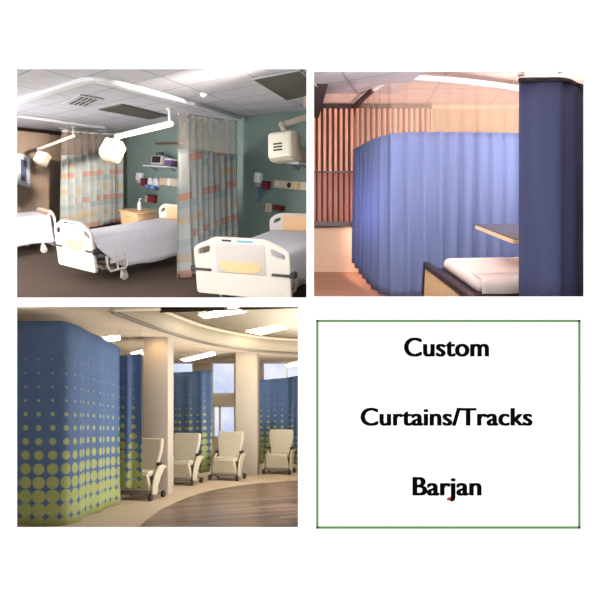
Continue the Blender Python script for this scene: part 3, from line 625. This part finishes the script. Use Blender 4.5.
# framed picture on the tan wall
a, b = T1.hit(15, 186), T1.hit(27, 186); zt = at(0, 155, (a.y + b.y) / 2).z; c = (a + b) / 2
r = thing('framed_picture', 'white framed blue abstract picture on the tan wall', 'picture', loc=(c.x + .04, c.y, c.z), rz=T1.rot()); w = (b - a).length * .5; h = zt - c.z
mb = MB(); mb.box(-w, -.05, 0, -w + .05, 0, h).box(w - .05, -.05, 0, w, 0, h).box(-w, -.05, 0, w, 0, .05).box(-w, -.05, h - .05, w, 0, h); mb.build('frame', M['white_plastic'], r, 20); mt = MB().box(-w + .04, -.02, .04, w - .04, -.01, h - .04).build('mount', M['paper'], r)
MB().box(-w * .45, -.026, h * .16, w * .45, -.018, h * .84).build('print', M['art'], mt)

# ============================================================ ROOM TWO: the cubicle
def zf2(x, y): return F2.z(x, y)
pth = [(.76, 9.01), (.775, 8.72), (.83, 8.35), (.92, 7.95), (1.03, 7.67), (1.2, 7.56), (1.6, 7.6), (2.1, 7.72), (2.75, 7.95), (3.4, 8.2)]
mid = [(300 - v) / F * p[1] for v, p in zip((150, 147.5, 144, 139, 135, 132.8, 132, 132.2, 133, 133), pth)]
curtain('privacy_curtain', 'periwinkle blue curtain with fawn netting curving round the bed', pth, [2.58] * 10, mid, [zf2(x, y) + d for (x, y), d in zip(pth, (.2, .17, .11, .06, .04, .04, .04, .04, .05, .05))], .19, .028, M['blue_cloth'], M['net_tan'], seed=7, tape=False)
track('curtain_track', 'curved white curtain track on the blush ceiling above the periwinkle curtain', [(x, y, 2.65) for x, y in pth[3:]], .05, .055, M['track'])
track('curtain_rail', 'dark brown ceiling rail running to the slatted screen', [at(388, 74, 7.7), at(371, 89.5, 8.2), at(354, 105, 8.98)], .05, .05, M['brown_rail_shade'], 'curtain rail', n=1)
mbt = thing('cubicle_curtain', 'navy blue curtain hanging closest to the viewer beside the bed', 'curtain', loc=(2.2, 5.55, 1.9))
bpy.data.objects.remove(mbt)
pn = [((u - 300) / F * y, y) for u, y in ((519, 5.42), (530, 5.37), (545, 5.35), (560, 5.36), (569, 5.42), (578, 5.52), (592, 5.55))]
zn = lambda v, p: (300 - v) / F * p[1]
curtain('cubicle_curtain', 'navy blue curtain hanging closest to the viewer beside the bed', pn, [zn(v, p) for v, p in zip((82.3, 82, 82, 82, 83.5, 88, 90), pn)], None or [1] * 7, [zf2(*p) + .03 for p in pn], .33, .022, M['navy'], None, seed=11, tape=False)
r = track('curtain_rail', 'black rail above the navy curtain', [(x, y, zn(v, (x, y)) + .034) for v, (x, y) in zip((82.3, 82, 82, 82, 83.5, 88, 90), pn)], .035, .035, M['black'], 'curtain rail')
mb = MB()
for i in (0, 3, 6): mb.tube([Vector((pn[i][0], pn[i][1], 1.9)) - r.location, Vector((pn[i][0], pn[i][1], ZC2)) - r.location], .02, 8) if i else mb.tube([Vector((pn[i][0] + .02, pn[i][1], 1.9)) - r.location, Vector((pn[i][0] + .02, pn[i][1], ZC2)) - r.location], .03, 8)
mb.build('hanger', mat('mauve_rod', (206, 186, 186), .5), r)
# slatted screen
zt, zm, zb = [(300 - v) / F * 9.05 for v in (106, 172, 224)]; X0, X1 = .16, 1.86
r = thing('slatted_screen', 'rosewood slatted wall screen left of the periwinkle curtain', 'screen', loc=(X0, YB, zb)); W = X1 - X0
MB().box(0, -.02, 0, W, 0, zt - zb).build('backing', M['slat_dark'], r)
mb, mb2 = MB(), MB(); k = 0
while k * .077 < W - .05:
    x = k * .077 + .016; mb.rbox(x, -.075, zm - zb + .01, x + .04, -.02, zt - zb - .03, .006, 2); mb2.rbox(x - .008, -.07, .03, x + .048, -.02, zm - zb - .012, .006, 2); k += 1
mb.build('upper_slats', M['slat'], r); mb2.build('lower_slats', mat('russet_slat', (168, 106, 90), .5, .1, 9, stretch=(1, 1, .2)), r)
for nm, z0, z1, dd in (('top_rail', zt - zb - .035, zt - zb + .03, .085), ('bottom_rail', -.03, .03, .085), ('middle_rail', zm - zb - .012, zm - zb + .01, .078)): MB().box(0, -dd, z0, W, 0, z1).build(nm, M['walnut'], r)
quad_struct('trim_2', [(1.9, YB - .001, (300 - 240) / F * YB), (5, YB - .001, (300 - 240) / F * YB), (5, YB - .001, 2.72), (1.9, YB - .001, 2.72)], M['straw_wall'], (0, -.02, 0))
# treatment bed
f2 = Vector((0, 1, F2.s)).normalized()
pb = Vector((1.47, 7.25, zf2(1.47, 7.25))); yaw2 = math.radians(5)
MX = F2.frame(Vector((1.39, 7.2, zf2(0, 7.2))), yaw2)
r = thing('treatment_bed', 'treatment bed with dark framed birch end board and white mattress', 'bed', M=MX)
H = .56; LB = 1.55
eb = MB().box(-.02, -LB + .02, .1, .02, -.02, H - .05).build('end_board', M['birch'], r)
MB().rbox(-.035, -LB, H - .06, .035, 0, H, .01, 2).rbox(-.035, -.05, 0, .035, 0, H, .01, 2).rbox(-.035, -LB, 0, .035, -LB + .05, H, .01, 2).rbox(-.035, -LB, .1, .035, 0, .15, .01, 2).build('end_frame', M['walnut'], eb)
MB().rbox(.07, -1.22, .36, 2.0, -.05, .50, .02).build('base_frame', M['walnut'], r)
mm = MB().rbox(.16, -1.16, .48, 2.0, -.06, .62, .07, 5).build('mattress', M['linen'], r)
for x in (.3, 1.85):
    for y in (-1.1, -.2): MB().rbox(x - .04, y - .04, 0, x + .04, y + .04, .37, .01).build('leg', M['walnut'], r)
# sheet hanging over the end of the mattress closest to the viewer
vs = []; fs = []; pr = [(-.9, .63), (-1.08, .63), (-1.15, .612), (-1.185, .57), (-1.2, .5), (-1.205, .4), (-1.21, .25), (-1.215, .12)]; n = 40
for i in range(n + 1):
    x = .2 + 1.78 * i / n
    for j, (y, z) in enumerate(pr): vs.append((x, y - .02 * math.sin(x * 16 + math.sin(x * 5)) * max(0, j - 2) / 5, z))
w = len(pr)
for i in range(n):
    for k in range(w - 1): fs.append((i * w + k, i * w + k + 1, (i + 1) * w + k + 1, (i + 1) * w + k))
o = MB().add(vs, fs).build('sheet', M['linen'], r, 80); md = o.modifiers.new('t', 'SOLIDIFY'); md.thickness = .006
# overbed table
MT = F2.frame(Vector((1.88, 7.1, zf2(1.88, 7.1))), math.radians(7))
r = thing('overbed_table', 'slate topped overbed table with pale wooden edge above the white mattress', 'table', M=MT); HT = .99
MB().rbox(0, -.92, HT - .012, .8, 0, HT, .005, 2).build('top', M['table_top'], r); MB().rbox(-.006, -.926, HT - .05, .806, .006, HT - .012, .008, 2).build('edge', M['table_edge'], r)
MB().rbox(.70, .16, .06, .77, .24, HT - .05, .01).build('column', M['steel'], r); MB().rbox(.70, -.3, HT - .09, .77, .24, HT - .051, .01).build('arm', M['steel'], r); MB().rbox(.5, .12, .03, .95, .28, .07, .015).build('base', M['steel'], r)

# ============================================================ ROOM THREE: the lounge
def X(u, y): return (u - 300) / F * y
def Z(v, y): return (300 - v) / F * y
pa = [(-3.49, 7.45), (-3.03, 7.45), (-2.79, 7.46), (-2.69, 7.6), (-2.69, 8.0), (-2.65, 8.4), (-2.61, 8.8), (-2.575, 9.1)]
va = (321, 321, 321.2, 324.3, 329.5, 336, 342, 347)
curtain('privacy_curtain', 'large blue curtain with lime dots rounding the front corner of the lounge', pa, [Z(v, p[1]) for v, p in zip(va, pa)], [0] * 8, [F3.z(0, p[1]) + .006 for p in pa], .62, .012, M['dots'], None, 'dotted curtains', seed=3, v_full=2.36, u0=.099, v0=.057, tape=False)
pa = [(X(117, 9.16), 9.16), (X(128, 9.15), 9.15), (X(136, 9.17), 9.17), (X(141.5, 9.2), 9.2)]
curtain('privacy_curtain', 'narrow dotted curtain between the large curtain and the first column', pa, [Z(v, p[1]) for v, p in zip((322, 323.5, 325, 326.5), pa)], [Z(v, p[1]) for v, p in zip((355.5, 355, 354, 353.5), pa)], [Z(488, p[1]) for p in pa], .2, .03, M['dots'], M['net_pale'], 'dotted curtains', seed=8, v_full=2.75, tape=False)
pa = [(X(172, 12.9), 12.9), (X(184, 12.7), 12.7), (X(196, 12.5), 12.5), (X(204, 12.45), 12.45), (X(211.5, 12.4), 12.4)]
curtain('privacy_curtain', 'dotted curtain between the two columns', pa, [Z(v, p[1]) for v, p in zip((372.5, 372, 371.3, 370.5, 369.8), pa)], [0] * 5, [Z(472, p[1]) for p in pa], .3, .03, M['dots'], None, 'dotted curtains', seed=4, v_full=2.37, tape=False)
pa = [(X(258, 14.2), 14.2), (X(272, 14.3), 14.3), (X(288, 14.3), 14.3), (X(296, 14.0), 14.0), (X(310, 13.7), 13.7)]
curtain('privacy_curtain', 'dotted curtain beyond the second column at the picture edge', pa, [Z(v, p[1]) for v, p in zip((380, 379, 377.5, 376, 375), pa)], [0] * 5, [Z(464, p[1]) for p in pa], .3, .03, M['dots'], None, 'dotted curtains', seed=6, v_full=2.37, tape=False)
# recliners
def make_recliner(label, Mx):
    r = thing('recliner_chair', label, 'chair', M=Mx, group='lounge recliners'); V = M['vinyl']
    R = Matrix.Translation((0, .10, .38)) @ Matrix.Rotation(math.radians(-10), 4, 'X')
    ol = smooth_poly([(-.20, 0), (.20, 0), (.26, .32), (.255, .51), (-.255, .51), (-.26, .32)], .03); me = outline_mesh('backrest', [ol], .09, .025, V); me.transform(R); link('backrest', me, r)
    MB().rbox(-.22, -.19, .33, .22, .12, .42, .03, 3).build('seat', V, r)
    me = outline_mesh('leg_rest', [smooth_poly([(-.21, 0), (.21, 0), (.255, -.27), (-.255, -.27)], .03)], .07, .02, V); me.transform(Matrix.Translation((0, -.19, .385)) @ Matrix.Rotation(math.radians(14), 4, 'X')); link('leg_rest', me, r)
    for sx in (-1, 1):
        c = [(.235, .16, .50), (.24, .05, .47), (.25, -.07, .36), (.262, -.15, .22), (.272, -.18, .09)]; mb = MB(); vs = []; fs = []
        for i, (x, y, z) in enumerate(c):
            w = .05 + .0 * i; vs += [(sx * x, y, z), (sx * (x + .03), y, z), (sx * (x + .03), y + .20 - .01 * i, z - .05 if i < 3 else z - .02), (sx * x, y + .20 - .01 * i, z - .05 if i < 3 else z - .02)]
        for i in range(len(c) - 1):
            for k in range(4): fs.append((4 * i + k, 4 * i + (k + 1) % 4, 4 * i + 4 + (k + 1) % 4, 4 * i + 4 + k))
        fs += [(3, 2, 1, 0), (16, 17, 18, 19)]
        o = mb.add(vs, fs).build('arm', V, r, 50); md = o.modifiers.new('b', 'BEVEL'); md.width = .01; md.segments = 2
        MB().rbox(sx * .245 - .035, .06, .485, sx * .245 + .035, .15, .53, .015, 3).build('arm_cap', M['dark_rubber'], o)
    MB().rbox(-.25, -.2, .07, .25, .24, .12, .015).rbox(-.2, -.1, .1, .2, .2, .36, .02).build('base', M['rail'], r)
    for sx in (-1, 1):
        for y in (-.19, .22):
            Rw = Matrix.Translation((sx * .27, y, .045)) @ Matrix.Rotation(PI / 2, 4, 'Y'); MB().lathe([(.02, -.025), (.042, -.022), (.045, 0), (.042, .022), (.02, .025)], (0, 0, 0), 14, Rw).box(sx * .27 - .02, y - .02, .04, sx * .27 + .02, y + .02, .1).build('caster', M['dark_rubber'], r)
    return r
def chair_at(u, v, deg): p = F3.hit(u, v); return F3.frame(p, math.radians(deg))
ch = make_recliner('cream recliner chair half hidden by the narrow dotted curtain in front of the first column', chair_at(140, 498.5, -15))
copy_tree(ch, chair_at(182, 484, -15), 'cream recliner chair right beside the first column in front of the dotted curtain')
copy_tree(ch, chair_at(227, 479.5, -15), 'cream recliner chair under the small window, left of the second column')
copy_tree(ch, chair_at(279, 473.5, -15), 'cream recliner chair right of the second column at the picture edge')
# lights
plate_thing('ceiling_light', 'square lit ceiling panel closest to the top edge of the lounge', 'ceiling light', C3, [(197, 313), (204, 317.5), (247, 311), (236, 304)], .02, M['lamp_panel'], M['lip'], .05, 'lit ceiling panels')
plate_thing('ceiling_light', 'lit ceiling panel near the curved bulkhead beyond the larger panel', 'ceiling light', C3, [(244, 330.5), (280, 324), (290, 326.8), (261, 334)], .02, M['lamp_panel'], M['lip'], .05, 'lit ceiling panels')
for lab, pts in (('lit strip light above the end of the large dotted curtain', [(103, 335.8), (119.5, 334.2), (120, 338), (107, 340.4)]), ('short lit strip light above the narrow dotted curtain left of the first column', [(131, 352), (142, 349), (143, 353), (134, 355.4)]),
                 ('long lit strip light between the two columns', [(181, 358.6), (213, 350.8), (215.5, 353.6), (186, 360.6)]), ('lit strip light beyond the second column at the picture edge', [(285, 364), (303, 360), (304, 363), (288, 366.2)])):
    ps = [B3.hit(u, v) for u, v in pts]; c = sum(ps, Vector()) / 4; r = thing('strip_light', lab, 'strip light', loc=c, group='lit strip lights'); q = [p - c + Vector((0, 0, -.03)) for p in ps]
    MB().prism(q, (0, 0, .015)).build('diffuser', M['lamp_panel'], r, 20); MB().prism([p * 1.04 + Vector((0, 0, .016)) for p in q], (0, 0, .012)).build('housing', M['lip'], r, 20)

# =================================================================== CAMERA AND LIGHT
cam = bpy.data.cameras.new('camera'); co = bpy.data.objects.new('camera', cam); COL.objects.link(co)
cam.sensor_width = 36; cam.lens = 36 * F / 600; co.rotation_euler = (PI / 2, 0, 0); cam.clip_end = 200; SC.camera = co
w = bpy.data.worlds.new('sky'); SC.world = w; w.use_nodes = True; nt = w.node_tree; bg = nt.nodes['Background']
tc = N(nt, 'ShaderNodeTexCoord'); sep = N(nt, 'ShaderNodeSeparateXYZ'); nt.links.new(tc.outputs['Generated'], sep.inputs[0])
nz = N(nt, 'ShaderNodeTexNoise'); nz.inputs['Scale'].default_value = 14; nz.inputs['Detail'].default_value = 5; nt.links.new(tc.outputs['Generated'], nz.inputs['Vector'])
cl = N(nt, 'ShaderNodeValToRGB'); cl.color_ramp.elements[0].position = .4; cl.color_ramp.elements[1].position = .62; cl.color_ramp.elements[0].color = tuple(x * 1.0 for x in RGB(184, 200, 236)[:3]) + (1,); cl.color_ramp.elements[1].color = tuple(x * 1.0 for x in RGB(234, 236, 248)[:3]) + (1,); nt.links.new(nz.outputs['Fac'], cl.inputs[0])
k = N(nt, 'ShaderNodeMapRange'); k.inputs[1].default_value = 0; k.inputs[2].default_value = .4; nt.links.new(sep.outputs[1], k.inputs[0])
nt.links.new(mixc(nt, k.outputs[0], (1, 1, 1, 1), cl.outputs[0]), bg.inputs['Color']); bg.inputs['Strength'].default_value = 1.35
def area(name, loc, target, size, power, rgb=(255, 250, 244), sy=None):
    l = bpy.data.lights.new(name, 'AREA'); l.shape = 'RECTANGLE'; l.size = size; l.size_y = sy or size; l.energy = power; l.color = RGB(*rgb)[:3]
    o = bpy.data.objects.new(name, l); COL.objects.link(o); o.location = loc; o.rotation_euler = (Vector(target) - Vector(loc)).to_track_quat('-Z', 'Y').to_euler(); return o
area('fill_ward_side', (-7.6, 9.2, 1.9), (-1.5, 12.5, 1.4), 2.4, 190, (255, 250, 246), 1.4)  # added fill, out of view on the left, for beds and curtains
area('fill_ward_ceiling', (-7.4, 9.6, .35), (-3.6, 12.5, 3.2), 2.0, 260, (252, 250, 250), .8)  # unseen fill aimed upward to even out the ward ceiling
oc = area('fill_ward_front', (-1.6, 5.5, 2.06), (-2.2, 10, -1.0), 2.6, 70, (252, 250, 250), .1)  # extra light hidden behind the front wall, above the ward opening
oc.data.spread = math.radians(110)
o = area('fill_tan_wall', (.0, 5.7, 2.1), (-6.75, 15.6, 3.0), .5, 95, (255, 242, 230), .12); o.data.spread = math.radians(30)  # narrow added beam that lightens the tan wall; no fixture there
area('ceiling_lamp_cubicle', (3.0, 6.6, 2.72), (2.2, 8.0, 1.2), .9, 14, (255, 250, 250), .9)
area('fill_cubicle_right', (3.6, 6.9, 1.7), (1.8, 7.7, 2.5), .8, 66, (255, 244, 242), .5)  # added behind the navy curtain to lift the ceiling and blue cloth
area('fill_screen', (.42, 5.5, 2.15), (.5, 9.1, 1.5), .6, 115, (255, 242, 234), .3)  # fill added out of view above the opening to brighten the slats
area('fill_behind_curtain', (1.25, 8.4, 1.15), (.6, 8.4, 1.2), 1.1, 45, (255, 214, 204), .6)  # added behind the blue curtain so its left side glows
area('fill_lounge_low', (-.6, 6.1, -2.75), (-.8, 8.6, -.1), 1.0, 85, (255, 250, 242), .4)  # added below the view to lighten the front of the lounge ceiling
area('fill_cubicle_ceiling', (1.3, 5.42, 2.06), (1.2, 7.6, 2.78), 1.2, 50, (255, 242, 238), .12)  # unseen fill thrown up at the blush ceiling
area('fill_lounge_right', (1.45, 9.5, -1.6), (-2.5, 11, -1.9), 2.6, 150, (255, 252, 250), 1.4)  # unseen fill added off to the right to brighten the lounge
area('fill_lounge_ceiling', (.75, 10.6, -2.75), (.2, 10.9, -.4), 1.2, 110, (255, 248, 238), .5)  # added out of view, lightens the higher lounge ceiling from below
def spot(name, loc, target, power, ang):
    l = bpy.data.lights.new(name, 'SPOT'); l.energy = power; l.color = RGB(255, 206, 150)[:3]; l.spot_size = math.radians(ang); l.spot_blend = .9; l.shadow_soft_size = .03
    o = bpy.data.objects.new(name, l); COL.objects.link(o); o.location = loc; o.rotation_euler = (Vector(target) - Vector(loc)).to_track_quat('-Z', 'Y').to_euler()
for u, v, y in ((155, 331, 9.75), (246, 351, 12.4)):
    p = at(u, v, y); p.z = B3.z(0, y) - .06; spot('downlight', p, p + Vector((0, .25, -.5)), 9, 130)
SC.view_settings.view_transform = 'Standard'; SC.view_settings.look = 'None'; SC.view_settings.gamma = 1; SC.view_settings.exposure = 0; SC.view_settings.use_curve_mapping = False
